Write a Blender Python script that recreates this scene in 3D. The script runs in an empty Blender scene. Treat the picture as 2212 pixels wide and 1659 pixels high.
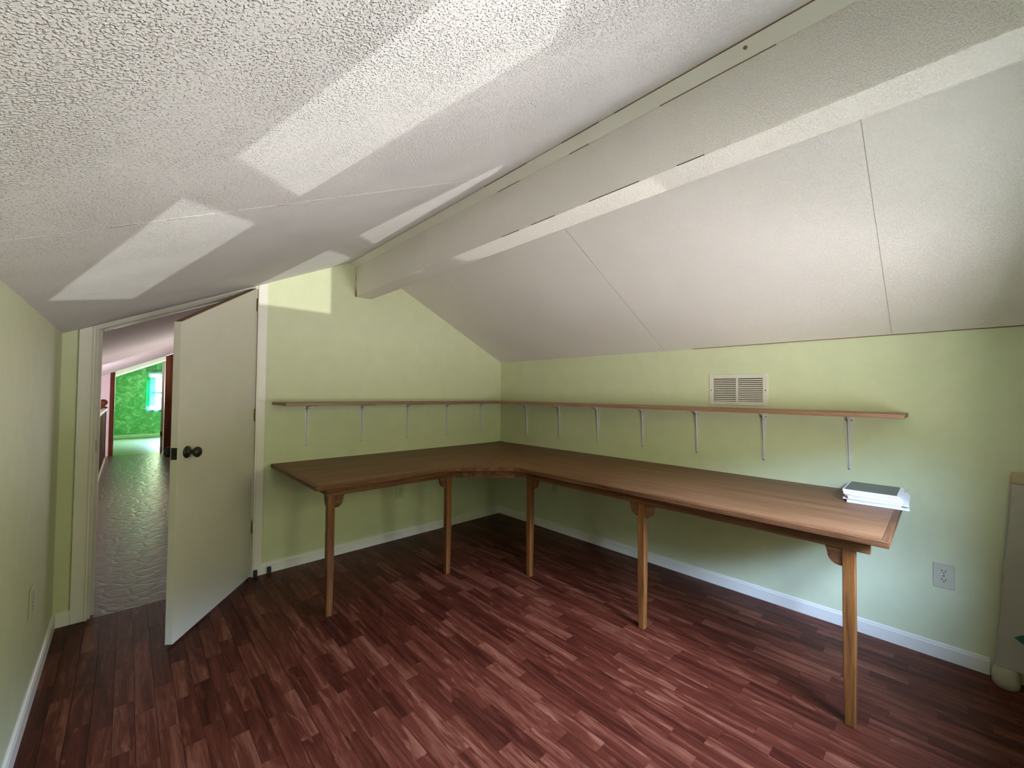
import bpy, math, random
from mathutils import Vector, Matrix

random.seed(7)
scene = bpy.context.scene
COL = scene.collection

# ------------------------------------------------------------------ camera
def look_basis(yaw, pitch, roll):
    cy, sy, cp, sp = math.cos(yaw), math.sin(yaw), math.cos(pitch), math.sin(pitch)
    f = Vector((sy * cp, cy * cp, sp)); r = Vector((cy, -sy, 0)); u = r.cross(f)
    c, s = math.cos(roll), math.sin(roll)
    return c * r + s * u, -s * r + c * u, f
CAM_POS = Vector((-2.9281, -3.2635, 1.2761))
R_, U_, F_ = look_basis(0.7589, 0.0231, 0.0104)
FOCAL = 876.86
cd = bpy.data.cameras.new('camera'); cam = bpy.data.objects.new('camera', cd); COL.objects.link(cam)
cd.sensor_fit = 'HORIZONTAL'; cd.sensor_width = 36.0; cd.lens = FOCAL / 2212 * 36.0
cd.clip_start = 0.02; cd.clip_end = 200
m3 = Matrix((R_, U_, -F_)).transposed()
cam.matrix_world = Matrix.Translation(CAM_POS) @ m3.to_4x4()
scene.camera = cam

# ------------------------------------------------------------------ world and view
scene.view_settings.view_transform = 'Standard'
scene.view_settings.look = 'None'
scene.view_settings.gamma = 1.0
scene.view_settings.use_curve_mapping = False
scene.view_settings.exposure = 1.44
scene.cycles.max_bounces = 14
scene.cycles.diffuse_bounces = 10
scene.cycles.sample_clamp_indirect = 8.0
scene.cycles.caustics_reflective = False
scene.cycles.caustics_refractive = False

w = bpy.data.worlds.new('world'); scene.world = w; w.use_nodes = True
nt = w.node_tree; nt.nodes.clear()
out = nt.nodes.new('ShaderNodeOutputWorld'); bg = nt.nodes.new('ShaderNodeBackground')
tc = nt.nodes.new('ShaderNodeTexCoord'); sep = nt.nodes.new('ShaderNodeSeparateXYZ')
mp = nt.nodes.new('ShaderNodeMapRange'); rp = nt.nodes.new('ShaderNodeValToRGB')
mp.inputs[1].default_value = -1; mp.inputs[2].default_value = 1
nt.links.new(tc.outputs['Generated'], sep.inputs[0]); nt.links.new(sep.outputs[2], mp.inputs[0])
nt.links.new(mp.outputs[0], rp.inputs[0]); nt.links.new(rp.outputs[0], bg.inputs[0]); nt.links.new(bg.outputs[0], out.inputs[0])
e = rp.color_ramp.elements                                     # position = (sin(elevation) + 1) / 2
e[0].position = 0.0; e[0].color = (.45, .42, .42, 1)            # ground in the shade of the house
e[1].position = 1.0; e[1].color = (4.6, 6.6, 11.4, 1)           # open sky
for p_, c_ in ((.20, (.55, .51, .52)), (.31, (2.0, 1.82, 1.86)), (.475, (2.0, 1.82, 1.86)), (.51, (.70, .70, .42)), (.69, (.70, .70, .42)), (.735, (5.8, 7.5, 12.0))):   # sunlit pale ground, a belt of trees, sky
    a = e.new(p_); a.color = c_ + (1,)
bg.inputs[1].default_value = 8.5

def area(name, loc, rot, sx, sy, portal=False, energy=0, color=(1, 1, 1)):
    l = bpy.data.lights.new(name, 'AREA'); l.shape = 'RECTANGLE'; l.size = sx; l.size_y = sy
    l.energy = energy; l.color = color
    if portal: l.cycles.is_portal = True
    o = bpy.data.objects.new(name, l); COL.objects.link(o); o.location = loc; o.rotation_euler = rot
    return o
YC = -3.60                                 # gable wall with the two windows
WIN = [(-2.35, -2.045), (-1.42, -1.005)]     # their openings along x
WZ0, WZ1, WR0, WR1 = 0.870, 1.705, 1.250, 1.339
WT = .05                                   # gable wall thickness at the openings
for (a_, b_) in WIN:
    area('window_daylight', ((a_ + b_) / 2, YC - WT - .005, (WZ0 + WZ1) / 2), (math.radians(90), 0, 0), b_ - a_, WZ1 - WZ0, portal=True)
area('hall_fill_light', (-1.72, 3.2, .85), (0, math.radians(90), 0), 1.5, 2.0, energy=9, color=(1.0, .97, .95))  # added fill lamp brightening the hall, no neighbouring room stands behind it
area('far_window_daylight', (-1.46, 11.62, 1.23), (math.radians(-90), 0, 0), 2.02, .94, portal=True)
area('stair_window_daylight', (-4.42, 3.3, 0.40), (0, math.radians(-90), 0), 1.3, 3.0, portal=True)
# the sun's glint thrown up through the windows by something shiny on the ground outside
GL = Vector((2.0, -17.6, -3.0))
sl = bpy.data.lights.new('sun_glint', 'SPOT'); so = bpy.data.objects.new('sun_glint', sl); COL.objects.link(so)
so.location = GL
so.rotation_euler = (Vector((-1.75, YC, 1.3)) - GL).to_track_quat('-Z', 'Y').to_euler()
sl.spot_size = math.radians(16); sl.spot_blend = 0.2; sl.shadow_soft_size = 0.05
sl.energy = 3400; sl.color = (1.0, 0.97, 0.92)

# ------------------------------------------------------------------ mesh helpers
class MB:
    def __init__(s): s.v = []; s.f = []; s.sm = []
    def add(s, vs, fs, smooth=False):
        n = len(s.v); s.v += [tuple(p) for p in vs]
        s.f += [tuple(i + n for i in f) for f in fs]; s.sm += [smooth] * len(fs); return s
    def box(s, x0, x1, y0, y1, z0, z1):
        return s.add([(x0,y0,z0),(x1,y0,z0),(x1,y1,z0),(x0,y1,z0),(x0,y0,z1),(x1,y0,z1),(x1,y1,z1),(x0,y1,z1)],
                     [(0,3,2,1),(4,5,6,7),(0,1,5,4),(1,2,6,5),(2,3,7,6),(3,0,4,7)])
    def prism(s, poly, axis, a, b, smooth=False):
        """poly: 2D outline in the two axes other than `axis` (in xyz order), extruded from a to b"""
        def P(p, t):
            q = list(p); q.insert(axis, t); return tuple(q)
        n = len(poly)
        s.add([P(p, a) for p in poly] + [P(p, b) for p in poly],
              [tuple(range(n))[::-1], tuple(range(n, 2 * n))])
        base = len(s.v) - 2 * n
        for i in range(n):
            j = (i + 1) % n
            s.f.append((base + i, base + j, base + n + j, base + n + i)); s.sm.append(smooth)
        return s
    def tube(s, pts, r, n=10, cap=True):
        pts = [Vector(p) for p in pts]; rings = []
        for i, p in enumerate(pts):
            d = (pts[min(i + 1, len(pts) - 1)] - pts[max(i - 1, 0)]).normalized()
            up = Vector((0, 0, 1)) if abs(d.z) < 0.9 else Vector((1, 0, 0))
            a_ = d.cross(up).normalized(); b_ = d.cross(a_)
            rr = r[i] if isinstance(r, (list, tuple)) else r
            rings.append([p + rr * (math.cos(2*math.pi*k/n) * a_ + math.sin(2*math.pi*k/n) * b_) for k in range(n)])
        vs = [q for ring in rings for q in ring]; fs = []
        for i in range(len(pts) - 1):
            for k in range(n):
                fs.append((i*n + k, i*n + (k+1) % n, (i+1)*n + (k+1) % n, (i+1)*n + k))
        s.add(vs, fs, True)
        if cap:
            s.add(rings[0], [tuple(range(n))[::-1]]); s.add(rings[-1], [tuple(range(n))])
        return s
    def lathe(s, prof, origin, axis, n=24):
        """prof: (radius, distance along axis)"""
        d = Vector(axis).normalized(); up = Vector((0,0,1)) if abs(d.z) < .9 else Vector((1,0,0))
        a_ = d.cross(up).normalized(); b_ = d.cross(a_); o = Vector(origin)
        vs = [o + d*h + max(r, 1e-5)*(math.cos(2*math.pi*k/n)*a_ + math.sin(2*math.pi*k/n)*b_) for r, h in prof for k in range(n)]
        fs = [(i*n+k, i*n+(k+1)%n, (i+1)*n+(k+1)%n, (i+1)*n+k) for i in range(len(prof)-1) for k in range(n)]
        return s.add(vs, fs, True)
    def build(s, name, mat, parent=None, origin=None, bevel=0, seg=2):
        o_ = Vector(origin) if origin is not None else (parent_world(parent) if parent else Vector((0, 0, 0)))
        me = bpy.data.meshes.new(name)
        me.from_pydata([tuple(Vector(p) - o_) for p in s.v], [], s.f); me.validate(); me.update()
        for p, q in zip(me.polygons, s.sm): p.use_smooth = q
        import bmesh
        bm = bmesh.new(); bm.from_mesh(me); bmesh.ops.recalc_face_normals(bm, faces=bm.faces); bm.to_mesh(me); bm.free()
        me.materials.append(mat)
        ob = bpy.data.objects.new(name, me); COL.objects.link(ob)
        if parent:
            ob.parent = parent; ob.location = o_ - parent_world(parent)
        else: ob.location = o_
        if bevel:
            b = ob.modifiers.new('bevel', 'BEVEL'); b.width = bevel; b.segments = seg; b.limit_method = 'ANGLE'; b.angle_limit = math.radians(40)
        return ob
def parent_world(p):
    v = Vector((0, 0, 0))
    while p is not None: v += Vector(p.location); p = p.parent
    return v
def tag(o, label=None, cat=None, group=None, kind=None):
    if label: o['label'] = label
    if cat: o['category'] = cat
    if group: o['group'] = group
    if kind: o['kind'] = kind
    return o
def thing(name, loc, label, cat, group=None, kind=None):
    o = bpy.data.objects.new(name, None); COL.objects.link(o); o.location = loc; o.empty_display_size = 0.05
    return tag(o, label, cat, group, kind)

# ------------------------------------------------------------------ materials
def srgb(r, g, b):
    f = lambda c: (c/255/12.92) if c/255 <= .04045 else ((c/255 + .055)/1.055)**2.4
    return (f(r), f(g), f(b), 1)
def newmat(name, rough=0.6, spec=0.4):
    m = bpy.data.materials.new(name); m.use_nodes = True
    n = m.node_tree; b = n.nodes['Principled BSDF']; b.inputs['Roughness'].default_value = rough
    b.inputs['Specular IOR Level'].default_value = spec
    return m, n, b
def nd(n, t, **kw):
    x = n.nodes.new(t)
    for k, v in kw.items(): setattr(x, k, v)
    return x
def ramp(n, fac, stops):
    r = nd(n, 'ShaderNodeValToRGB'); el = r.color_ramp.elements
    el[0].position, el[0].color = stops[0]; el[1].position, el[1].color = stops[-1]
    for p, c in stops[1:-1]:
        q = el.new(p); q.color = c
    n.links.new(fac, r.inputs[0]); return r.outputs[0]
def coords(n, scale=(1, 1, 1), offset=None):
    t = nd(n, 'ShaderNodeNewGeometry'); mpg = nd(n, 'ShaderNodeMapping'); mpg.inputs['Scale'].default_value = scale
    n.links.new(t.outputs['Position'], mpg.inputs[0])
    if offset is not None: n.links.new(offset, mpg.inputs['Location'])
    return mpg.outputs[0]
def noise(n, vec, scale, detail=4, rough=.55, dist=0):
    x = nd(n, 'ShaderNodeTexNoise'); x.inputs['Scale'].default_value = scale; x.inputs['Detail'].default_value = detail
    x.inputs['Roughness'].default_value = rough; x.inputs['Distortion'].default_value = dist
    n.links.new(vec, x.inputs['Vector']); return x.outputs['Fac']
def bump(n, b, h, strength, dist):
    x = nd(n, 'ShaderNodeBump'); x.inputs['Strength'].default_value = strength; x.inputs['Distance'].default_value = dist
    n.links.new(h, x.inputs['Height']); n.links.new(x.outputs[0], b.inputs['Normal']); return x
def math_(n, op, a_, b_):
    x = nd(n, 'ShaderNodeMath', operation=op)
    for i, q in enumerate((a_, b_)):
        if isinstance(q, (int, float)): x.inputs[i].default_value = q
        else: n.links.new(q, x.inputs[i])
    return x.outputs[0]
def plain(name, col, rough=.55, spec=.4, metal=0, var=.06, bscale=0, bstr=.2):
    m, n, b = newmat(name, rough, spec); b.inputs['Metallic'].default_value = metal
    f = noise(n, coords(n), 9, 3)
    d = tuple(c*(1-var) for c in col[:3]) + (1,); l = tuple(min(1, c*(1+var)) for c in col[:3]) + (1,)
    n.links.new(ramp(n, f, [(.3, d), (.7, l)]), b.inputs['Base Color'])
    if bscale: bump(n, b, noise(n, coords(n), bscale, 2), bstr, .002)
    return m
def popcorn(name, col, scale, strength, dist, patchy=True):
    """sprayed acoustic texture: small raised grains, thin in places"""
    m, n, b = newmat(name, .85, .12)
    c = coords(n)
    f1 = noise(n, c, scale, 1.5, .45); f2 = noise(n, c, scale*1.9, 1, .5); big = noise(n, c, 3.2, 3, .6)
    lo = math_(n, 'ADD', math_(n, 'MULTIPLY', big, -.34), .70) if patchy else math_(n, 'ADD', math_(n, 'MULTIPLY', big, -.1), .53)
    mr = nd(n, 'ShaderNodeMapRange', interpolation_type='SMOOTHSTEP'); n.links.new(math_(n, 'SUBTRACT', f1, lo), mr.inputs[0]); mr.inputs[1].default_value = -.02; mr.inputs[2].default_value = .22; g = mr.outputs[0]
    g2 = math_(n, 'MINIMUM', math_(n, 'MULTIPLY', math_(n, 'MAXIMUM', math_(n, 'SUBTRACT', f2, .56), 0), 7.0), 1)
    h = math_(n, 'ADD', g, math_(n, 'MULTIPLY', g2, .18))
    bump(n, b, h, strength, dist)
    st = noise(n, c, 1.3, 4, .6)
    d = tuple(q*.94 for q in col[:3]) + (1,)
    n.links.new(ramp(n, st, [(.35, d), (.65, col)]), b.inputs['Base Color'])
    return m
def wood(name, dark, mid, light, axis=1, scale=1.0, rough=.45, spec=.4, rand=False, fine=60, coat=0):
    """straight grain stretched along one axis; rand shifts tone and grain for every separate piece"""
    m, n, b = newmat(name, rough, spec)
    sc = [1*scale]*3; sc[axis] = .06*scale
    off = None; rnd = None
    if rand:
        if rand == 'island':
            rnd = nd(n, 'ShaderNodeNewGeometry').outputs['Random Per Island']
        else: rnd = nd(n, 'ShaderNodeObjectInfo').outputs['Random']
        cmb = nd(n, 'ShaderNodeCombineXYZ'); k = math_(n, 'MULTIPLY', rnd, 37.0)
        for i in range(3): n.links.new(k, cmb.inputs[i])
        off = cmb.outputs[0]
    v = coords(n, sc, off)
    g = noise(n, v, 14, 5, .6, .6); fn = noise(n, v, fine*2.2, 2, .6)
    k = math_(n, 'ADD', math_(n, 'MULTIPLY', g, .72), math_(n, 'MULTIPLY', fn, .28))
    if rand:
        k = math_(n, 'ADD', math_(n, 'MULTIPLY', k, .86), math_(n, 'MULTIPLY', rnd, .17))
        k = math_(n, 'SUBTRACT', k, .04)
        sv = coords(n, (3.2*scale, .55*scale, 1), off)                 # occasional pale figured streaks
        sk = nd(n, 'ShaderNodeMapRange', interpolation_type='SMOOTHSTEP'); n.links.new(noise(n, sv, 3.0, 2, .5, 1.6), sk.inputs[0])
        sk.inputs[1].default_value = .56; sk.inputs[2].default_value = .70; sk.inputs[4].default_value = .11
        k = math_(n, 'ADD', k, sk.outputs[0])
    n.links.new(ramp(n, k, [(.34, dark), (.5, mid), (.68, light)]), b.inputs['Base Color'])
    bump(n, b, fn, .08, .001)
    if coat:
        b.inputs['Coat Weight'].default_value = coat; b.inputs['Coat Roughness'].default_value = .25
    return m

M = {}
M['green_wall'] = plain('pale_green_paint', (.61, .65, .43, 1), .5, .25, var=.03, bscale=220, bstr=.06)
M['white_trim'] = plain('white_trim_paint', (.75, .735, .655, 1), .4, .45, var=.03)
M['door_paint'] = plain('cream_door_paint', (.64, .62, .53, 1), .28, .5, var=.02)
M['ceil_left'] = popcorn('sprayed_ceiling', (.82, .805, .80, 1), 250, 1.0, .0029)
M['ceil_right'] = popcorn('sprayed_ceiling_fine', (.84, .81, .77, 1), 240, .9, .0013, False)
M['beam'] = popcorn('sprayed_beam', (.83, .80, .74, 1), 220, .9, .0014, False)
M['dark'] = plain('dark_gap', (.02, .018, .015, 1), .9, .1)
M['raw_wood'] = plain('raw_wood', (.22, .14, .08, 1), .8, .2, var=.2)
FL = [(.029, .0048, .0022, 1), (.072, .0150, .0072, 1), (.165, .056, .029, 1)]
M['strip'] = wood('laminate_strip', *FL, axis=1, scale=2.2, rough=.42, spec=.16, rand=True)
M['strip_all'] = wood('laminate_strip_rest', *FL, axis=1, scale=2.2, rough=.42, spec=.16, rand='island')
OAK = [(.098, .040, .016, 1), (.175, .079, .034, 1), (.25, .126, .058, 1)]
M['oak_x'] = wood('oak_veneer_lengthwise', *OAK, axis=0, scale=1.6, rough=.45, spec=.25, fine=90)
M['oak_y'] = wood('oak_veneer_crosswise', *OAK, axis=1, scale=1.6, rough=.45, spec=.25, fine=90)
OAK2 = [(.045, .015, .005, 1), (.12, .049, .019, 1), (.21, .10, .042, 1)]
M['oak_ex'] = wood('oak_edge_x', *OAK2, axis=0, scale=2.5, rough=.45, spec=.25)
M['oak_ey'] = wood('oak_edge_y', *OAK2, axis=1, scale=2.5, rough=.45, spec=.25)
M['oak_leg'] = wood('oak_leg', (.065, .020, .0045, 1), (.145, .053, .011, 1), (.235, .098, .025, 1), axis=2, scale=2.5, rough=.42)
SH = [(.13, .075, .042, 1), (.21, .125, .07, 1), (.30, .19, .11, 1)]
M['shelf_x'] = wood('shelf_board_x', *SH, axis=0, scale=2, rough=.5)
M['shelf_y'] = wood('shelf_board_y', (.17, .085, .048, 1), (.27, .14, .085, 1), (.36, .20, .13, 1), axis=1, scale=2, rough=.5)
M['bracket'] = plain('bracket_enamel', (.62, .63, .60, 1), .35, .5)
M['vent'] = plain('vent_enamel', (.66, .64, .56, 1), .45, .4)
M['plate'] = plain('outlet_plastic', (.52, .50, .39, 1), .4, .45)
M['plate_green'] = plain('outlet_painted_over', (.52, .56, .36, 1), .5, .4)
M['slot'] = plain('outlet_slot', (.03, .03, .025, 1), .6, .2)
M['bronze'] = plain('dark_bronze', (.035, .036, .03, 1), .32, .5, metal=.6, var=.25)
M['brass'] = plain('aged_brass', (.42, .30, .12, 1), .35, .5, metal=.9, var=.2)
M['rubber'] = plain('dark_rubber', (.035, .038, .036, 1), .7, .3)
M['paper'] = plain('white_paper', (.80, .80, .82, 1), .6, .3, var=.02)
M['paper_grey'] = plain('grey_paper', (.55, .56, .60, 1), .5, .4)
M['cover'] = plain('dark_grey_cover', (.05, .062, .072, 1), .3, .35, var=.35)
M['brown'] = wood('dark_stained_trim', (.05, .014, .007, 1), (.10, .032, .015, 1), (.16, .056, .026, 1), axis=2, scale=2, rough=.7, spec=.05)
M['pink'] = plain('pale_pink_paint', (.62, .52, .52, 1), .6, .3, var=.03)
M['hall_ceil'] = popcorn('hall_ceiling', (.74, .68, .65, 1), 180, .6, .0015, False)
M['tan'] = plain('tan_cap', (.46, .37, .22, 1), .6, .3)
M['beige'] = plain('beige_plastic', (.42, .39, .28, 1), .55, .3, var=.15)
M['offwhite'] = plain('off_white_board', (.40, .38, .32, 1), .6, .25)
M['teal'] = plain('teal_catch', (.01, .09, .07, 1), .3, .5, var=.4)
M['green_base'] = plain('pale_green_trim', (.62, .80, .55, 1), .45, .4)
def vinyl():
    m, n, b = newmat('embossed_vinyl', .30, .4)
    c = coords(n)
    v = nd(n, 'ShaderNodeTexVoronoi'); v.feature = 'DISTANCE_TO_EDGE'; v.inputs['Scale'].default_value = 9
    wv = nd(n, 'ShaderNodeMixRGB'); wv.inputs[0].default_value = .12
    nz = nd(n, 'ShaderNodeTexNoise'); nz.inputs['Scale'].default_value = 6; n.links.new(c, nz.inputs['Vector'])
    n.links.new(c, wv.inputs[1]); n.links.new(nz.outputs['Color'], wv.inputs[2]); n.links.new(wv.outputs[0], v.inputs['Vector'])
    f = noise(n, c, 12, 5, .6)
    n.links.new(ramp(n, f, [(.3, (.060, .040, .026, 1)), (.55, (.112, .078, .052, 1)), (.75, (.17, .125, .085, 1))]), b.inputs['Base Color'])
    h = math_(n, 'ADD', math_(n, 'MINIMUM', math_(n, 'MULTIPLY', v.outputs['Distance'], 4), .5), math_(n, 'MULTIPLY', f, .5))
    bump(n, b, h, .5, .006)
    return m
M['vinyl'] = vinyl()
def wallpaper():
    m, n, b = newmat('mottled_green_wallpaper', .6, .3)
    f = noise(n, coords(n), 10, 5, .68, .5)
    n.links.new(ramp(n, f, [(.36, (.10, .36, .10, 1)), (.52, (.18, .48, .17, 1)), (.66, (.42, .70, .36, 1))]), b.inputs['Base Color'])
    return m
M['wallpaper'] = wallpaper()
M['green_floor'] = plain('green_room_floor', (.22, .28, .13, 1), .3, .5, var=.15)
def sheer(name, col, t):
    m = bpy.data.materials.new(name); m.use_nodes = True; n = m.node_tree; n.nodes.clear()
    o = nd(n, 'ShaderNodeOutputMaterial'); mx = nd(n, 'ShaderNodeMixShader'); tr = nd(n, 'ShaderNodeBsdfTransparent')
    ad = nd(n, 'ShaderNodeMixShader'); df = nd(n, 'ShaderNodeBsdfDiffuse'); tl = nd(n, 'ShaderNodeBsdfTranslucent')
    df.inputs[0].default_value = col; tl.inputs[0].default_value = col; ad.inputs[0].default_value = .55
    n.links.new(df.outputs[0], ad.inputs[1]); n.links.new(tl.outputs[0], ad.inputs[2])
    mx.inputs[0].default_value = 1 - t
    n.links.new(tr.outputs[0], mx.inputs[1]); n.links.new(ad.outputs[0], mx.inputs[2]); n.links.new(mx.outputs[0], o.inputs[0])
    return m
M['sheer_green'] = sheer('sheer_green_cloth', (.05, .55, .28, 1), .12)
M['sheer_dark'] = sheer('lace_grey_cloth', (.22, .42, .36, 1), .25)
def glass():
    m = bpy.data.materials.new('window_glass'); m.use_nodes = True; n = m.node_tree; n.nodes.clear()
    o = nd(n, 'ShaderNodeOutputMaterial'); mx = nd(n, 'ShaderNodeMixShader'); tr = nd(n, 'ShaderNodeBsdfTransparent'); gl = nd(n, 'ShaderNodeBsdfGlossy')
    gl.inputs['Roughness'].default_value = .02; tr.inputs[0].default_value = (.95, .97, .96, 1); mx.inputs[0].default_value = .05
    n.links.new(tr.outputs[0], mx.inputs[1]); n.links.new(gl.outputs[0], mx.inputs[2]); n.links.new(mx.outputs[0], o.inputs[0])
    return m
M['glass'] = glass()

# ------------------------------------------------------------------ room shell
K, KL, WX, RZ, RX = 1.605, 1.575, 3.188, 2.364, -1.542      # knee wall heights, room width, ridge
SLL = (RZ - KL) / (RX + WX); SLR = (RZ - K) / (-RX)
zl = lambda x: KL + SLL * (x + WX)          # left slope height at x
zr = lambda x: K + SLR * (-x)               # right slope height at x
YB = YC - 0.0

# floor: base + strips
floor = tag(MB().box(-WX - .1, .1, YC - .1, 0.0, -.12, -.004).build('floor', M['dark']), 'dark red laminate strip floor of the attic room', 'floor', kind='structure')
SW, SLN = .0625, .305
strips = []
nrow = int(math.ceil(WX / SW))
board_off = {}
for r in range(nrow):
    x0 = -WX + r*SW; x1 = min(x0 + SW, 0)
    bkey = r // 3
    if bkey not in board_off: board_off[bkey] = random.random() * .9
    off = board_off[bkey] + (r % 3) * (.11 + .045 * (r % 2)) 
    y = .0 + (off % SLN) - SLN
    y = 0.0 + (off % SLN)
    while y > YC:
        ya = min(y, 0.0); yb = max(y - SLN, YC)
        if ya - yb > .01: strips.append((x0, x1, yb, ya))
        y -= SLN
def px(P):
    d = Vector(P) - CAM_POS; z = d.dot(F_)
    if z < .15: return None
    return (1106 + FOCAL*d.dot(R_)/z, 829.5 - FOCAL*d.dot(U_)/z)
def parea(s):
    q = [px((x, y, 0)) for x, y in ((s[0], s[2]), (s[1], s[2]), (s[1], s[3]), (s[0], s[3]))]
    if any(p is None for p in q): return 0
    if not any(-20 < p[0] < 2232 and p[1] < 1690 for p in q): return 0
    return abs(sum(q[i][0]*q[(i+1) % 4][1] - q[(i+1) % 4][0]*q[i][1] for i in range(4))) / 2
strips.sort(key=parea, reverse=True)
cache = {}
G = .0003
for s in strips[:300]:
    wd, ln = round(s[1]-s[0], 3), round(s[3]-s[2], 3)
    if (wd, ln) not in cache:
        mb = MB().box(-wd/2 + G, wd/2 - G, -ln/2 + G, ln/2 - G, -.004, 0)
        o = mb.build('floor_strip', M['strip'], floor, origin=(0, 0, 0)); cache[(wd, ln)] = o.data
    else:
        o = bpy.data.objects.new('floor_strip', cache[(wd, ln)]); COL.objects.link(o); o.parent = floor
    o.location = ((s[0]+s[1])/2, (s[2]+s[3])/2, 0)
mb = MB()
for s in strips[300:]: mb.box(s[0]+G, s[1]-G, s[2]+G, s[3]-G, -.004, 0)
tag(mb.build('floor_strip_rest', M['strip_all'], floor), kind='stuff')

# knee walls
TH = .11
tag(MB().box(0, .1, YC - .12, TH, -.12, K + .25).build('wall_right', M['green_wall']), 'pale green knee wall behind the long run of the desk', 'wall', kind='structure')
tag(MB().box(-WX - .1, -WX, YC - .12, TH, -.12, KL + .02).build('wall_left', M['green_wall']), 'pale green knee wall beside the open door', 'wall', kind='structure')
# gable wall with the doorway
DX0, DX1 = -3.06, -2.28
wa = MB().prism([(DX1, -.12), (0, -.12), (0, K + .08), (RX, RZ + .08), (DX1, zl(DX1) + .06)], 1, 0, TH)
wa.prism([(-WX, -.12), (DX0, -.12), (DX0, zl(DX0) + .02), (-WX, KL + .02)], 1, 0, TH)
tag(wa.build('wall_back', M['green_wall']), 'pale green gable wall with the doorway and short shelf', 'wall', kind='structure')
# window gable behind the camera
xs = [-WX - .1] + [q for ab in WIN for q in ab] + [.1]
wc = MB()
for i in range(len(xs) - 1):
    if i % 2 == 0: wc.box(xs[i], xs[i+1], YC - WT, YC, -.12, 2.7)
    else:
        wc.box(xs[i], xs[i+1], YC - WT, YC, -.12, WZ0); wc.box(xs[i], xs[i+1], YC - WT, YC, WZ1, 2.7)
tag(wc.build('wall_front', M['green_wall']), 'pale green gable wall with two narrow windows', 'wall', kind='structure')
for i, (a_, b_) in enumerate(WIN):
    wroot = thing('window_%d' % (i + 1), ((a_+b_)/2, YC, WZ0), ['narrow white sash window nearer the knee wall beside the door', 'narrow white sash window nearer the desk'][i], 'window', kind='structure')
    MB().box(a_-.06, a_, YC, YC+.015, WZ0-.02, WZ1+.06).box(b_, b_+.06, YC, YC+.015, WZ0-.02, WZ1+.06).box(a_, b_, YC, YC+.015, WZ1, WZ1+.06).build('casing', M['white_trim'], wroot)
    MB().box(a_-.08, b_+.08, YC-.001, YC+.04, WZ0-.045, WZ0-.02).build('sill', M['white_trim'], wroot, bevel=.004)
    MB().box(a_, b_, YC-.04, YC-.02, WR0, WR1).build('meeting_rail', M['white_trim'], wroot)
    MB().box(a_, b_, YC-.032, YC-.028, WZ0, WR0).build('lower_pane', M['glass'], wroot)
    MB().box(a_, b_, YC-.032, YC-.028, WR1, WZ1).build('upper_pane', M['glass'], wroot)

# ceilings: sheets with open joints on a dark backing
SEAMS = [0.0, -.602, -1.84, -3.092, YC]
def slope_sheet(mb, xa, xb, zf, ya, yb, t0, t1):
    """a sheet following height zf between xa and xb, lying t0..t1 above it"""
    return mb.prism([(xa, zf(xa)+t0), (xb, zf(xb)+t0), (xb, zf(xb)+t1), (xa, zf(xa)+t1)], 1, ya, yb)
cl = tag(slope_sheet(MB(), -WX-.3, RX, zl, YC-.12, TH, .012, .14).build('ceiling_left', M['dark']), 'rough sprayed white ceiling slope above the door', 'ceiling', kind='structure')
cr = tag(slope_sheet(MB(), RX, .3, zr, YC-.12, TH, .012, .14).build('ceiling_right', M['dark']), 'white ceiling slope with visible sheet joints above the desk', 'ceiling', kind='structure')
GAP_L = [.0004, .0008, .0012, .0012, .0004]; GAP_R = [.0004, .0012, .0024, .0007, .0004]
for i in range(4):
    slope_sheet(MB(), -WX-.02, RX, zl, SEAMS[i+1]+GAP_L[i+1], SEAMS[i]-GAP_L[i], 0, .0125).build('ceiling_sheet', M['ceil_left'], cl)
    slope_sheet(MB(), RX, (-.002 if i < 2 else -.006), zr, SEAMS[i+1]+GAP_R[i+1], SEAMS[i]-GAP_R[i], 0, .0125).build('ceiling_sheet', M['ceil_right'], cr)
for i, wd in ((1, .03), (2, .05)):            # shallow joint tape beside the open joints
    slope_sheet(MB(), RX, -.004, zr, SEAMS[i]-GAP_R[i]-wd, SEAMS[i]-GAP_R[i]-.0005, -.0006, .0).build('joint_tape', M['ceil_right'], cr)
slope_sheet(MB(), -WX+.02, RX-.05, zl, SEAMS[2]-.004, SEAMS[2]+.004, -.0006, .0).build('joint_tape', M['ceil_left'], cl)
for xa, xb in ((-2.97, -2.92), (-2.86, -2.80), (-2.60, -2.56), (-2.50, -2.46)):
    slope_sheet(MB(), xa, xb, zl, SEAMS[2]-.0008, SEAMS[2]+.0007, -.0012, -.0002).build('joint_crack', M['raw_wood'], cl)

# boxed ridge beam
BX0, BX1, BZ = -1.600, -1.4625, 2.048
beam = thing('ceiling_beam', (-1.53, -1.8, BZ), 'white boxed ridge beam running along the ceiling', 'beam', kind='structure')
MB().box(BX0+.016, BX1-.016, YC, 0, BZ+.016, 2.40).build('beam_core', M['dark'], beam)
for ya, yb in ((-1.062, -.004), (YC, -1.0645)):
    MB().box(BX0, BX0+.016, ya, yb, BZ+.0025, 2.34).build('side_board', M['beam'], beam, bevel=.0015)
MB().box(BX1-.016, BX1, YC, 0, BZ+.002, 2.34).build('side_board', M['beam'], beam)
MB().box(BX0+.0015, BX1-.0015, YC, -.001, BZ, BZ+.0155).build('bottom_board', M['beam'], beam, bevel=.0015)
MB().prism([(BX0-.001, 2.286), (BX0-.052, zl(BX0-.052)-.003), (BX0-.001, 2.345)], 1, YC, -.001).build('cove_strip', M['white_trim'], beam)
MB().box(BX1+.0005, BX1+.03, YC, -.001, zr(BX1+.03)-.03, zr(BX1)-.004).build('cove_strip', M['white_trim'], beam)
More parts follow.
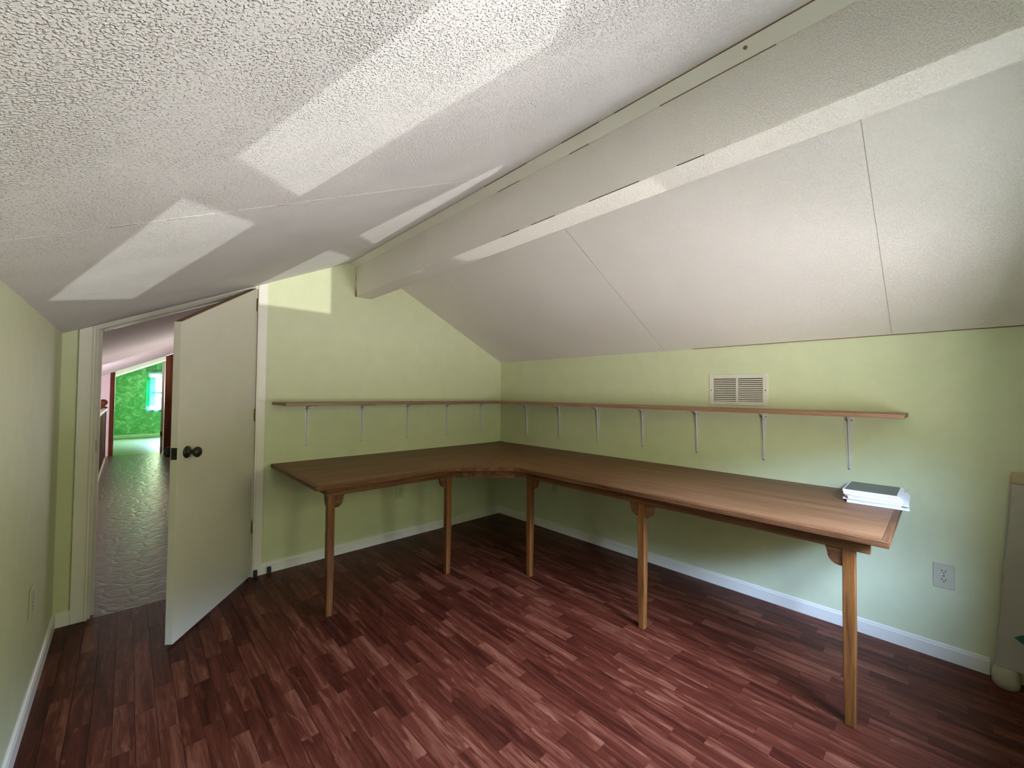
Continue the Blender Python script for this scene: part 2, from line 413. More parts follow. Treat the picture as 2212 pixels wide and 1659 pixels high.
MB().prism([(-.005, BZ-.0012), (-.034, BZ+.0), (-.022, BZ+.05), (-.016, BZ+.075), (-.013, BZ+.05)], 0, BX0-.0012, BX0+.004).build('exposed_wood', M['raw_wood'], beam)
MB().prism([(-.018, BZ+.125), (-.014, BZ+.125), (-.011, BZ+.185), (-.013, BZ+.185)], 0, BX0-.001, BX0+.004).build('exposed_wood', M['raw_wood'], beam)
MB().lathe([(.007, 0), (.006, .002), (0, .003)], (-1.632, -2.879, 2.3015), (-.44, 0, -.9), 10).build('knot_hole', M['raw_wood'], beam)
for ya, yb in ((-1.9, -1.78), (-2.12, -1.98), (-2.52, -2.30), (-2.75, -2.66)):
    MB().box(BX0-.0008, BX0+.002, ya, yb, BZ+.0008, BZ+.0024).build('paint_crack', M['dark'], beam)
for ya, yb in ((-3.3, -2.45), (-2.38, -2.2), (-2.0, -1.7)):
    MB().box(BX0-.054, BX0-.051, ya, yb, zl(BX0-.053)-.0030, zl(BX0-.053)-.0005).build('paint_crack', M['raw_wood'], beam)
for ya, yb in ((-2.95, -2.6), (-2.3, -2.2), (-1.9, -1.75)):
    MB().box(BX0-.0022, BX0+.001, ya, yb, 2.2835, 2.2855).build('paint_crack', M['raw_wood'], beam)
MB().box(-.0035, -.0003, YC, -2.05, K-.0010, K+.004).build('joint_crack', M['raw_wood'], cr)

# baseboards
BH = .076
def baseboard(name, axis, fixed, a_, b_, inward, label, z0=0):
    """profiled board: flat with a rounded cap"""
    prof = [(0, z0), (.012, z0), (.012, z0+BH-.016), (.009, z0+BH-.010), (.0085, z0+BH-.004), (.004, z0+BH), (0, z0+BH)]
    pr = [(fixed + inward*p, q) for p, q in prof]
    mb = MB()
    if axis == 1: mb.prism(pr, 1, a_, b_)
    else: mb.prism(pr, 0, a_, b_)
    return tag(mb.build(name, M['white_trim']), label, 'baseboard', kind='structure')
baseboard('baseboard_right', 1, 0, -3.41, 0, -1, 'white baseboard under the long run of the desk')
baseboard('baseboard_back', 0, 0, -2.222, 0, -1, 'white baseboard along the gable wall under the short desk run')
baseboard('baseboard_left', 1, -WX, YC, 0, 1, 'white baseboard along the knee wall beside the door')
baseboard('baseboard_corner', 0, 0, -WX, -3.125, -1, 'short white baseboard stub between the knee wall and the door casing')

# door casing
def casing(name, xa, xb, label, inner_right):
    zt = lambda x: zl(x) - .002
    mb = MB().prism([(xa, 0), (xb, 0), (xb, zt(xb)), (xa, zt(xa))], 1, -.016, 0)
    c = tag(mb.build(name, M['white_trim'], bevel=.003), label, 'door casing', kind='structure')
    xi = xb if inner_right else xa
    s = 1 if inner_right else -1
    MB().prism([(xi-.012*s, 0), (xi+.001*s, 0), (xi+.001*s, zt(xi)-.004), (xi-.012*s, zt(xi-.012*s)-.004)], 1, -.021, -.004).build('bead', M['white_trim'], c, bevel=.003)
    # jamb and stop
    xj0, xj1 = (DX0, DX0+.012) if inner_right else (DX1-.012, DX1)
    MB().prism([(xj0, 0), (xj1, 0), (xj1, zl(xj1)-.004), (xj0, zl(xj0)-.004)], 1, 0.001, TH+.004).build('jamb', M['white_trim'], c)
    xs0, xs1 = (DX0+.012, DX0+.024) if inner_right else (DX1-.024, DX1-.012)
    MB().prism([(xs0, 0), (xs1, 0), (xs1, zl(xs1)-.02), (xs0, zl(xs0)-.02)], 1, .045, .08).build('door_stop', M['white_trim'], c)
    return c
c1 = casing('trim_1', -3.125, -3.06, 'white door casing on the latch side of the doorway', True)
MB().box(DX0+.0121, DX0+.0135, .008, .038, .92, .985).build('strike_plate', M['bronze'], c1)
casing('trim_2', DX1, -2.222, 'white door casing on the hinge side of the doorway', False)
hd = MB().prism([(DX0, zl(DX0)-.028), (DX1, zl(DX1)-.028), (DX1, zl(DX1)-.002), (DX0, zl(DX0)-.002)], 1, -.012, TH)
c3 = tag(hd.build('trim_3', M['white_trim']), 'sloping white head jamb over the doorway', 'door casing', kind='structure')
MB().prism([(DX0+.03, zl(DX0+.03)-.040), (DX1-.03, zl(DX1-.03)-.040), (DX1-.03, zl(DX1-.03)-.0285), (DX0+.03, zl(DX0+.03)-.0285)], 1, .045, .08).build('door_stop', M['white_trim'], c3)

# the door, hung on the right-hand jamb and swung into the room
ang = math.radians(180 + 54.1)
door = thing('door_1', (-2.288, -.012, 0), 'cream flush door with sloping top standing half open', 'door', kind='structure')
door.rotation_euler = (0, 0, ang)
DW, DT = .762, .035
def dpart(mb, name, mat, parent=door, bevel=0):
    me_o = mb.build(name, mat, None, origin=(0, 0, 0), bevel=bevel); me_o.parent = parent; return me_o
zt = lambda s_: 1.985 - .478 * s_
leaf = dpart(MB().prism([(.004, .012), (DW, .012), (DW, zt(DW)), (.004, zt(.004))], 1, -DT, 0), 'leaf', M['door_paint'], bevel=.0015)
dpart(MB().prism([(.006, zt(.006)-.001), (DW-.002, zt(DW-.002)-.001), (DW-.002, zt(DW-.002)+.0012), (.006, zt(.006)+.0012)], 1, -DT+.002, -.002), 'raw_top_edge', M['raw_wood'], leaf)
def knob(side):
    y0, d = (0, 1) if side > 0 else (-DT, -1)
    k = dpart(MB().lathe([(0, 0), (.031, 0), (.032, .003), (.029, .007), (.020, .011), (.013, .014), (.012, .028), (.015, .034), (.024, .040), (.028, .048), (.027, .056), (.020, .063), (.009, .067), (.005, .070), (0, .071)], (DW-.068, y0, .955), (0, d, 0)), 'knob', M['bronze'])
    return k
knob(1); knob(-1)
dpart(MB().box(DW, DW+.0012, -DT+.004, -.004, .925, .985), 'latch_plate', M['bronze'], bevel=.0005)
dpart(MB().box(DW+.001, DW+.010, -DT+.012, -.012, .945, .965), 'latch_bolt', M['bronze'], bevel=.002)
for z in (1.872, 1.110, .343):
    h = dpart(MB().lathe([(0, -.046), (.0035, -.046), (.005, -.043), (.006, -.041), (.006, .041), (.005, .043), (.0035, .046), (0, .046)], (-.004, .007, z), (0, 0, 1), 12), 'hinge', M['brass'])
    dpart(MB().box(-.004, .004, -.03, .001, z-.041, z+.041), 'hinge_leaf', M['brass'], h)

# ------------------------------------------------------------------ hall and green room beyond the doorway
HY = 7.67; GY = 11.447
tag(MB().box(-WX, -1.8, .0, HY + .02, -.12, -.0008).build('floor_hall', M['vinyl']), 'brown embossed vinyl floor of the hall beyond the door', 'floor', kind='structure')
tag(slope_sheet(MB(), -4.7, -1.5, zl, TH, HY, 0, .12).build('ceiling_hall', M['hall_ceil']), 'dull pinkish ceiling slope over the hall', 'ceiling', kind='structure')
tag(MB().box(-WX-.1, -WX, TH, 4.10, -.12, KL+.06).build('wall_hall', M['pink']), 'pink knee wall along the hall before the stairwell', 'wall', kind='structure')
tag(MB().box(-WX-.105, -WX+.006, 4.10, 4.125, 0, KL).build('trim_4', M['brown']), 'dark brown corner trim where the hall knee wall ends', 'trim', kind='structure')
tag(MB().box(-1.8, -1.7, TH, 2.15, -.12, zl(-1.7)+.1).box(-1.8, -1.7, 4.25, HY, -.12, zl(-1.7)+.1).box(-1.8, -1.7, 2.15, 4.25, -.12, .05).box(-1.8, -1.7, 2.15, 4.25, 1.65, zl(-1.7)+.1).box(-1.71, -1.68, 2.1, 4.3, 0, 1.7).build('wall_hall_inner', M['pink']), 'pink inner wall of the hall behind the open door', 'wall', kind='structure')  # closed recess added to hold the hall fill lamp
# stairwell shell
st = MB().box(-4.4, -4.3, .9, 1.8, -2.2, 1.4).box(-4.4, -4.3, 4.8, HY, -2.2, 1.4).box(-4.4, -4.3, 1.8, 4.8, -2.2, -.25).box(-4.4, -4.3, 1.8, 4.8, 1.05, 1.4)
st.box(-4.3, -WX-.1, .9, 1.0, -2.2, 1.6).box(-4.4, -1.7, .9, HY, -2.3, -2.2).box(-WX-.04, -WX, 1.0, HY, -2.2, -.12)
tag(st.build('wall_stairwell', M['pink']), 'pink walls of the stairwell beside the hall', 'wall', kind='structure')
# wall with the far doorway (opening follows the slope)
FX0, FX1 = -3.10, -2.36
fw = MB().prism([(-4.4, -2.2), (FX0-.01, -2.2), (FX0-.01, zl(FX0)), (-4.4, zl(-4.4)+.02)], 1, HY, HY+.11)
fw.prism([(FX1+.01, -.12), (-1.7, -.12), (-1.7, zl(-1.7)), (FX1+.01, zl(FX1))], 1, HY, HY+.11)
tag(fw.build('wall_hall_end', M['pink']), 'pink wall at the end of the hall around the far doorway', 'wall', kind='structure')
def far_trim(name, xa, xb, label):
    tag(MB().prism([(xa, 0), (xb, 0), (xb, zl(xb)-.004), (xa, zl(xa)-.004)], 1, HY-.02, HY+.0).build(name, M['brown']), label, 'door casing', kind='structure')
far_trim('trim_5', -3.162, -3.10, 'dark brown casing of the far doorway beside the newel post')
far_trim('trim_6', -2.36, -2.24, 'dark brown casing of the far doorway beside the knob')
tag(MB().prism([(FX0, zl(FX0)-.075), (FX1, zl(FX1)-.075), (FX1, zl(FX1)-.0), (FX0, zl(FX0)-.0)], 1, HY, HY+.11).build('trim_7', M['green_base']), 'pale green sloping head of the far doorway', 'door casing', kind='structure')
tag(MB().box(FX0, FX0+.008, HY-.005, HY+.11, 0, zl(FX0)-.07).build('trim_8', M['green_base']), 'pale green jamb edge of the far doorway', 'door casing', kind='structure')
# green room
tag(MB().box(-3.5, .5, HY+.02, GY+.1, -.12, -.003).build('floor_green_room', M['green_floor']), 'greenish floor of the far green room', 'floor', kind='structure')
GW0, GW1, GZ0, GZ1 = -2.47, -.45, .76, 1.70
gw = MB().box(-3.5, GW0, GY, GY+.12, -.12, 2.8).box(GW1, .5, GY, GY+.12, -.12, 2.8).box(GW0, GW1, GY, GY+.12, -.12, GZ0).box(GW0, GW1, GY, GY+.12, GZ1, 2.8)
tag(gw.build('wall_green_far', M['wallpaper']), 'mottled bright green wallpaper at the end of the far room', 'wall', kind='structure')
tag(MB().box(-3.4, -3.3, HY+.11, GY, -.12, 1.7).build('wall_green_side', M['wallpaper']), 'mottled green knee wall of the far room', 'wall', kind='structure')
tag(MB().box(.1, .2, HY+.11, GY, -.12, 2.8).build('wall_green_inner', M['wallpaper']), 'mottled green inner wall of the far room', 'wall', kind='structure')
tag(slope_sheet(MB(), -3.6, RX, zl, HY+.05, GY+.1, 0, .12).prism([(RX, RZ), (.3, zr(.3)), (.3, zr(.3)+.12), (RX, RZ+.12)], 1, HY, GY+.1).build('ceiling_green_room', M['hall_ceil']), 'sloping ceiling of the far green room', 'ceiling', kind='structure')
tag(MB().box(-1.8, .2, HY, HY+.1, -.12, 2.8).build('wall_green_near', M['wallpaper']), 'green near wall of the far room beside the doorway', 'wall', kind='structure')
tag(MB().prism([(GY, 0), (GY-.014, 0), (GY-.014, .070), (GY-.006, .082), (GY, .082)], 0, -3.3, .1).build('baseboard_green', M['green_base']), 'pale baseboard along the green wallpaper', 'baseboard', kind='structure')
wr = thing('window_3', (-1.46, GY, GZ0), 'bright sash window in the far green room', 'window', kind='structure')
MB().box(GW0-.05, GW0, GY-.015, GY, GZ0-.03, GZ1+.05).box(GW1, GW1+.05, GY-.015, GY, GZ0-.03, GZ1+.05).box(GW0, GW1, GY-.015, GY, GZ1, GZ1+.05).build('casing', M['green_base'], wr)
MB().box(GW0-.07, GW1+.07, GY-.05, GY, GZ0-.05, GZ0-.02).build('sill', M['green_base'], wr)
MB().box(GW0, GW1, GY+.03, GY+.06, 1.16, 1.22).build('meeting_rail', M['green_base'], wr)
MB().box(GW0, GW1, GY+.042, GY+.046, GZ0, 1.16).build('pane', M['glass'], wr)
MB().box(GW0, GW1, GY+.042, GY+.046, 1.22, GZ1).build('pane', M['glass'], wr)
# curtain: gathered tier with lace valance and hem
def cloth(name, xa, xb, za, zb, y, amp, n, mat, parent):
    vs, fs = [], []
    for i in range(n+1):
        t = i/n; x = xa + (xb-xa)*t; yy = y - amp*(.5 + .5*math.sin(t*n*.85))
        vs += [(x, yy, za), (x, yy, zb), (x, yy+.002, zb), (x, yy+.002, za)]
    for i in range(n):
        a0 = 4*i; b0 = a0+4
        for k in range(4): fs.append((a0+k, a0+(k+1) % 4, b0+(k+1) % 4, b0+k))
    mb = MB(); mb.add(vs, fs, True); return mb.build(name, mat, parent)
cu = thing('curtain', (-2.4, GY-.06, .68), 'sheer green tier curtain with grey lace valance in the far window', 'curtain')
cloth('curtain_panel', -2.545, -2.36, .84, 1.60, GY-.055, .03, 14, M['sheer_green'], cu)
cloth('hem_band', -2.545, -.60, .68, .84, GY-.055, .03, 84, M['sheer_dark'], cu)
cloth('valance', -2.52, -.40, 1.58, 1.80, GY-.06, .03, 88, M['sheer_dark'], cu)
MB().tube([(-2.56, GY-.06, 1.80), (-.36, GY-.06, 1.80)], .007, 8).build('rod', M['rubber'], cu)
# far room's door leaf standing open at the doorway
fd = thing('door_2', (-2.37, HY+.11, 0), 'white door of the far room seen edge on', 'door', kind='structure')
MB().prism([(-2.412, HY+.03), (-2.372, HY+.03), (-2.312, HY+.78), (-2.352, HY+.78)], 2, .01, 1.86).build('leaf', M['offwhite'], fd, bevel=.002)
MB().box(-2.4165, -2.385, HY+.0285, HY+.031, .33, .42).build('hinge', M['brown'], fd)
# balustrade on the stairwell edge
bal = thing('stair_balustrade', (-WX, 5.4, 0), 'dark brown boarded stair balustrade with a handrail painted pale as if lit in the hall', 'balustrade')
nb = 10
for i in range(nb):
    ya = 4.13 + i*(7.05-4.13)/nb; yb = 4.13 + (i+1)*(7.05-4.13)/nb
    MB().box(-WX-.03, -WX-.008, ya+.003, yb-.003, .02, .90).build('board', M['brown'], bal)
MB().box(-WX-.05, -WX+.012, 4.13, 7.05, .90, .935).build('handrail', M['door_paint'], bal, bevel=.006)  # pale paint stands in for light glinting along the rail top
MB().box(-WX-.008, -WX+.004, 4.13, 7.05, 0, .05).build('base_strip', M['white_trim'], bal)  # white colour imitates the floor-edge glint on this base shoe
newel = thing('newel_post', (-3.232, 7.125, 0), 'dark brown newel post topped by a round ball finial', 'newel post')
MB().box(-3.277, -3.187, 7.075, 7.165, 0, .93).build('post', M['brown'], newel, bevel=.004)
MB().lathe([(0, .93), (.058, .93), (.060, .945), (.045, .96), (.026, .968), (.024, .978), (.040, .990), (.055, 1.012), (.060, 1.035), (.055, 1.060), (.040, 1.080), (.02, 1.091), (0, 1.094)], (-3.232, 7.12, 0), (0, 0, 1), 20).build('ball_finial', M['brown'], newel)

# ------------------------------------------------------------------ corner desk
D = .76; XL, YR, DD = -2.177, -3.135, .953
desk = thing('corner_desk', (-1.1, -1.1, 0), 'large L-shaped oak desk wrapping the room corner', 'desk')
T0 = D - .024
e_ = .022; g = .0006
CURVE = [(-1.40, -DD), (-1.335, -.956), (-1.285, -.972), (-1.240, -1.000), (-1.175, -1.050), (-1.112, -1.100), (-1.045, -1.160), (-.985, -1.222), (-.957, -1.270), (-DD, -1.310), (-DD, -1.40)]
CIN = []
for i_, p_ in enumerate(CURVE):
    q0 = Vector(CURVE[max(i_-1, 0)]); q1 = Vector(CURVE[min(i_+1, len(CURVE)-1)]); t_ = (q1-q0).normalized()
    n_ = Vector((-t_.y, t_.x)); n_ = n_ if n_.x + n_.y > 0 else -n_
    CIN.append((p_[0] + n_.x*e_, p_[1] + n_.y*e_))
mi = 5; mid = CIN[mi]
MB().prism([(-.001, -.001-g), (XL+e_, -.001-g), (XL+e_, -DD+e_)] + CIN[:mi] + [(mid[0]-g, mid[1])], 2, T0, D).build('tabletop_panel', M['oak_x'], desk)
MB().prism([(-.001, -.001-2*g), (mid[0]+g, mid[1]-g)] + CIN[mi+1:-2] + [(-DD+e_, -1.30), (-.001, -1.30)], 2, T0, D).build('tabletop_panel', M['oak_y'], desk)
MB().prism([(-.001, -1.3008), (-DD+e_, -1.3008), (-DD+e_, YR+e_), (-.001, YR+e_)], 2, T0, D).build('tabletop_panel', M['oak_y'], desk)
def edge(poly, mat): return MB().prism(poly, 2, T0, D).build('edge_strip', mat, desk, bevel=.0025, seg=2)
edge([(XL, -.001), (XL+e_, -.001), (XL+e_, -DD+e_), (XL, -DD)], M['oak_ey'])
edge([(XL, -DD), (XL+e_, -DD+e_), CIN[0], CURVE[0]], M['oak_ex'])
edge(CURVE + CIN[::-1], M['oak_ex'])
edge([CURVE[-1], CIN[-1], (-DD+e_, YR+e_), (-DD, YR)], M['oak_ey'])
edge([(-.001, YR), (-DD, YR), (-DD+e_, YR+e_), (-.001, YR+e_)], M['oak_ex'])
# apron rails under the top
AZ0, AZ1 = .680, T0
IN = .078
MB().box(XL+IN, -1.262, -DD+IN-.002, -DD+IN+.020, AZ0, AZ1).build('apron', M['oak_ex'], desk, bevel=.002)
MB().box(-DD+IN-.002, -DD+IN+.020, YR+IN-.02, -1.262, AZ0, AZ1).build('apron', M['oak_ey'], desk, bevel=.002)
pa, pb = (-1.262, -DD+IN-.002), (-DD+IN-.002, -1.262)
MB().prism([pa, pb, (pb[0]+.018, pb[1]+.014), (pa[0]+.014, pa[1]+.018)], 2, AZ0, AZ1).build('apron', M['oak_ex'], desk)
MB().box(XL+IN, XL+IN+.02, -DD+IN+.02, -.05, AZ0+.01, AZ1).build('apron', M['oak_ey'], desk)
MB().box(-DD+IN+.02, -.05, YR+IN, YR+IN+.02, AZ0+.01, AZ1).build('apron', M['oak_ex'], desk)
LEG = .040
def corbel(cx, cy, ax, s, leg):
    """rounded bracket block beside the leg top; ax 0/1 = along x/y, s = direction"""
    w_, h_ = .056, .072
    prof = [(0, AZ0), (w_, AZ0), (w_-.006, AZ0-.020)] + [(w_-.008-(w_-.016)*(1-math.cos(t)), AZ0-.030-(h_-.030)*math.sin(t)) for t in [i*math.pi/2/6 for i in range(7)]] + [(0, AZ0-h_)]
    base = (cx if ax == 0 else cy) + s*LEG/2
    pr = [(base + s*p, z) for p, z in prof]
    mb = MB()
    if ax == 0: mb.prism(pr, 1, cy-.012, cy+.012)
    else: mb.prism(pr, 0, cx-.012, cx+.012)
    mb.build('corbel', M['oak_ex'] if ax == 0 else M['oak_ey'], leg, bevel=.002)
for cx, cy, cb in ((-2.066, -.852, ((0, 1), (1, 1))), (-1.256, -.850, ((0, -1),)), (-.848, -1.270, ((1, -1),)), (-.850, -2.130, ((1, 1), (1, -1))), (-.852, -3.012, ((1, 1), (0, 1)))):
    h = LEG/2; b = h*.82
    mb = MB()
    mb.add([(cx-b, cy-b, 0), (cx+b, cy-b, 0), (cx+b, cy+b, 0), (cx-b, cy+b, 0), (cx-h, cy-h, .30), (cx+h, cy-h, .30), (cx+h, cy+h, .30), (cx-h, cy+h, .30), (cx-h, cy-h, AZ0), (cx+h, cy-h, AZ0), (cx+h, cy+h, AZ0), (cx-h, cy+h, AZ0)],
           [(0,3,2,1),(8,9,10,11)] + [(i, (i+1) % 4, 4+(i+1) % 4, 4+i) for i in range(4)] + [(4+i, 4+(i+1) % 4, 8+(i+1) % 4, 8+i) for i in range(4)])
    lg = mb.build('leg', M['oak_leg'], desk, bevel=.003)
    for ax, s in cb: corbel(cx, cy, ax, s, lg)
MB().prism([(-.002, -.002), (-.075, -.003), (-.072, -.025), (-.025, -.072), (-.003, -.075)], 2, D-.001, D+.0015).build('cable_hole', M['slot'], desk)

# ------------------------------------------------------------------ wall shelves and their brackets
SZ0, SZ1, SD = 1.178, 1.197, .345
s1 = tag(MB().box(-2.178, -SD-.001, -SD, -.001, SZ0, SZ1).build('wall_shelf', M['shelf_x'], origin=(-1.1, -.17, SZ0), bevel=.002), 'short brown shelf board on the gable wall beside the door', 'shelf')
s2 = tag(MB().box(-SD, -.001, -3.150, -.001, SZ0, SZ1).build('wall_shelf', M['shelf_y'], origin=(-.17, -1.5, SZ0), bevel=.002), 'long reddish brown shelf board above the long desk run', 'shelf')
BL = SZ0 - .868
def bracket_parts(root):
    """local frame: x along the wall, -y out of the wall, z up; origin at the foot of the upright"""
    w0, w1 = .0085, .0205
    MB().add([(-w0, 0, .004), (w0, 0, .004), (w1, 0, BL), (-w1, 0, BL), (-w0, -.003, .004), (w0, -.003, .004), (w1, -.003, BL), (-w1, -.003, BL)],
             [(0,1,2,3),(7,6,5,4),(0,4,5,1),(1,5,6,2),(2,6,7,3),(3,7,4,0)]).lathe([(0, 0), (.006, 0), (.006, .003), (0, .003)], (0, 0, .006), (0, -1, 0), 12).build('upright', M['bracket'], root, origin=(0, 0, 0), bevel=.001)
    MB().add([(-w1, 0, BL-.003), (w1, 0, BL-.003), (w0, -.26, BL-.003), (-w0, -.26, BL-.003), (-w1, 0, BL), (w1, 0, BL), (w0, -.26, BL), (-w0, -.26, BL)],
             [(0,3,2,1),(4,5,6,7),(0,1,5,4),(1,2,6,5),(2,3,7,6),(3,0,4,7)]).build('arm', M['bracket'], root, origin=(0, 0, 0), bevel=.001)
    # pressed rib running down the upright, round the bend and out along the arm
    pts = [(0, -.004, .014), (0, -.006, BL*.5), (0, -.010, BL-.06), (0, -.018, BL-.028), (0, -.034, BL-.014), (0, -.07, BL-.008), (0, -.14, BL-.005), (0, -.25, BL-.004)]
    MB().tube(pts, [.0025, .0045, .006, .007, .007, .006, .0045, .0025], 8).build('rib', M['bracket'], root, origin=(0, 0, 0))
    for z, dx in ((BL-.032, .0125), (BL-.032, -.0125), (.008, 0)):
        MB().lathe([(0, 0), (.0032, 0), (.0028, .002), (0, .0026)], (dx, -.003, z), (0, -1, 0), 8).build('screw', M['slot'], root, origin=(0, 0, 0))
ordn = ['first', 'second', 'third', 'fourth', 'fifth', 'sixth', 'seventh']
proto = None
def bracket(loc, rz, label, group):
    global proto
    if proto is None:
        r = thing('shelf_bracket', loc, label, 'bracket', group); r.rotation_euler = (0, 0, rz)
        r.location = (0, 0, 0); bracket_parts(r); r.location = loc; proto = r
        for c in r.children: c.location = (0, 0, 0)
    else:
        r = proto.copy(); COL.objects.link(r); r.location = loc; r.rotation_euler = (0, 0, rz)
        for ch in proto.children:
            c = ch.copy(); COL.objects.link(c); c.parent = r
        tag(r, label, 'bracket', group)
for i, x in enumerate((-1.945, -1.525, -1.114, -.696, -.280)):
    bracket((x, -.0005, .868), 0, '%s shelf bracket from the door on the gable wall' % ordn[i], 'brackets under the short shelf')
for i, y in enumerate((-.402, -.827, -1.248, -1.665, -2.080, -2.494, -2.912)):
    bracket((-.0005, y, .868), -math.pi/2, '%s grey shelf bracket from the room corner under the long shelf' % ordn[i], 'brackets under the long shelf')

# ------------------------------------------------------------------ vent grille
V0, V1, VZ0, VZ1 = -2.520, -2.165, 1.213, 1.420
vent = thing('vent_grille', (0, (V0+V1)/2, VZ0), 'white metal return air grille above the long shelf', 'vent')
IY0, IY1, IZ0, IZ1 = -2.490, -2.193, 1.238, 1.390
mb = MB()
mb.box(-.006, -.0005, V0, IY0, VZ0, VZ1).box(-.006, -.0005, IY1, V1, VZ0, VZ1).box(-.006, -.0005, IY0, IY1, VZ0, IZ0).box(-.006, -.0005, IY0, IY1, IZ1, VZ1)
mb.build('frame', M['vent'], vent, bevel=.002)
MB().box(-.0012, -.0006, IY0, IY1, IZ0, IZ1).build('backing', M['dark'], vent)
MB().box(-.006, -.001, -2.3475, -2.335, IZ0, IZ1).build('centre_bar', M['vent'], vent)
lou = None
for c0, c1 in ((IY0+.001, -2.348), (-2.3345, IY1-.001)):
    for k in range(12):
        z = IZ0 + .004 + k*(IZ1-IZ0-.004)/12
        o = MB().prism([(-.0062, z), (-.0055, z-.0008), (-.0015, z+.0062), (-.0022, z+.0070)], 1, c0, c1).build('louver', M['vent'], vent)
for y in (-2.505, -2.179):
    MB().lathe([(0, 0), (.004, 0), (.003, .002), (0, .0026)], (-.006, y, 1.312), (-1, 0, 0), 10).build('screw', M['slot'], vent)

# ------------------------------------------------------------------ outlets
def outlet(loc, rz, label, mat):
    r = thing('wall_outlet', loc, label, 'outlet')
    def p(mb, nm, m_, par=r, bevel=0):
        o = mb.build(nm, m_, None, origin=(0, 0, 0), bevel=bevel); o.parent = par; return o
    r.rotation_euler = (0, 0, rz)
    p(MB().box(-.037, .037, -.006, -.0003, -.06, .06), 'plate', mat, bevel=.003)
    for s in (-1, 1):
        f = p(MB().prism([(.017*math.cos(t), s*.021 + .0145*math.sin(t)) for t in [i*math.pi/8 for i in range(16)]], 1, -.008, -.005), 'receptacle', mat)
        for dx in (-.0065, .0065): p(MB().box(dx-.0014, dx+.0014, -.0085, -.0078, s*.021-.001, s*.021+.0075), 'slot', M['slot'], f)
        p(MB().lathe([(0, 0), (.0026, 0), (.0026, .0006), (0, .0006)], (0, -.008, s*.021-.007), (0, -1, 0), 8), 'slot', M['slot'], f)
    p(MB().lathe([(0, 0), (.003, 0), (.002, .001), (0, .0012)], (0, -.006, 0), (0, -1, 0), 8), 'screw', M['slot'])
outlet((-.0, -3.268, .405), -math.pi/2, 'beige wall outlet past the end of the long desk run', M['plate'])
outlet((-1.172, 0, .408), 0, 'green painted wall outlet under the short desk run', M['plate_green'])
outlet((0, -.775, .405), -math.pi/2, 'green painted wall outlet in shadow under the desk near the corner', M['plate_green'])
outlet((-WX, -.755, .420), math.pi/2, 'pale wall outlet low on the knee wall by the door', M['plate'])

# ------------------------------------------------------------------ magazines on the desk end
z = D + .0005
specs = [(.0085, -.205, -3.046, .222, .285, 3, 'paper', 'bottom white booklet of the pile on the desk end'),
         (.0065, -.190, -3.036, .215, .280, -2, 'paper_grey', 'second booklet from the bottom of the paper pile'),
         (.0090, -.198, -3.050, .216, .280, 1, 'paper', 'third booklet from the bottom of the paper pile'),
         (.0080, -.185, -3.040, .214, .278, -1, 'paper', 'fourth booklet from the bottom of the paper pile'),
         (.0100, -.190, -3.030, .216, .280, 2, 'paper', 'thick white booklet just below the top of the paper pile'),
         (.0090, -.182, -3.028, .212, .276, 0, 'paper', 'topmost booklet of the paper pile with glossy dark grey cover')]
for i, (t, cx, cy, wy, wx, rz, mt, lab) in enumerate(specs):
    r = thing('booklet', (cx, cy, z), lab, 'booklet', 'paper pile on the desk end')
    r.rotation_euler = (0, 0, math.radians(rz))
    def p(mb, nm, m_, bevel=0):
        o = mb.build(nm, m_, None, origin=(0, 0, 0), bevel=bevel); o.parent = r; return o
    p(MB().box(-wx/2+.002, wx/2-.002, -wy/2+.002, wy/2-.002, .0006, t-.0006), 'pages', M['paper'])
    p(MB().box(-wx/2, wx/2, -wy/2, wy/2, t-.0007, t), 'cover', M[mt] if mt != 'paper' else M['paper'])
    p(MB().box(-wx/2, wx/2, -wy/2, wy/2, 0, .0006), 'back_cover', M['paper'])
    if i == 5:
        p(MB().box(-wx/2+.012, wx/2-.004, -wy/2+.014, wy/2-.006, t, t+.0004), 'cover_print', M['cover'])
    z += t + .0008

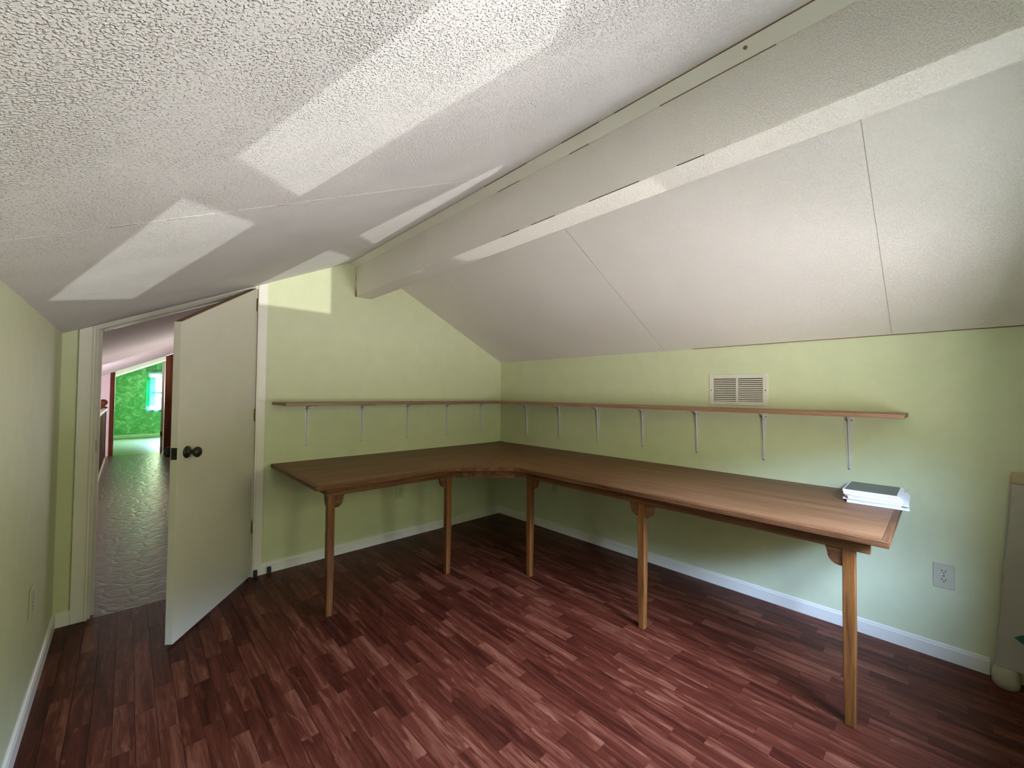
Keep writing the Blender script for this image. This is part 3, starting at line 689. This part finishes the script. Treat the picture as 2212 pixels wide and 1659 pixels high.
# ------------------------------------------------------------------ small things
for x, lab in ((-2.262, 'small dark rubber block standing against the hinge side door casing'), (-2.178, 'small dark rubber block standing against the baseboard end by the door')):
    r = thing('rubber_block', (x, -.030, 0), lab, 'door stop', 'rubber blocks by the door')
    mb = MB().prism([(x-.012, 0), (x+.012, 0), (x+.012, .044), (x+.007, .050), (x-.007, .050), (x-.012, .046)], 1, -.036, -.024)
    mb.build('body', M['rubber'], r, bevel=.002)
    MB().box(x-.007, x+.007, -.038, -.036, .008, .038).build('pad', M['slot'], r)

# slim panel leaning in the corner at the edge of view
pn = thing('upright_panel', (-.07, -3.46, 0), 'slim off-white upright panel with tan cap and rounded beige foot past the outlet', 'panel')
MB().add([(-.095, -3.425, .085), (-.03, -3.425, .085), (-.03, -3.56, .085), (-.095, -3.56, .085), (-.060, -3.480, .90), (-.02, -3.480, .90), (-.02, -3.59, .90), (-.060, -3.59, .90)],
         [(0,3,2,1),(4,5,6,7),(0,1,5,4),(1,2,6,5),(2,3,7,6),(3,0,4,7)]).build('body', M['offwhite'], pn, bevel=.006)
MB().add([(-.063, -3.478, .90), (-.018, -3.478, .90), (-.018, -3.59, .90), (-.063, -3.59, .90), (-.061, -3.481, .945), (-.018, -3.481, .945), (-.018, -3.59, .945), (-.061, -3.59, .945)],
         [(0,3,2,1),(4,5,6,7),(0,1,5,4),(1,2,6,5),(2,3,7,6),(3,0,4,7)]).build('cap', M['tan'], pn, bevel=.004)
MB().lathe([(0, 0), (.030, 0), (.040, .012), (.043, .035), (.040, .065), (.034, .085), (0, .088)], (-.078, -3.452, 0), (0, 0, 1), 20).build('foot', M['beige'], pn)
MB().add([(-.098, -3.475, .235), (-.098, -3.50, .215), (-.094, -3.525, .225), (-.094, -3.50, .255), (-.105, -3.48, .235), (-.107, -3.50, .222), (-.104, -3.52, .228), (-.104, -3.50, .248)],
         [(0,1,2,3),(7,6,5,4),(0,4,5,1),(1,5,6,2),(2,6,7,3),(3,7,4,0)]).build('catch', M['teal'], pn, bevel=.001)
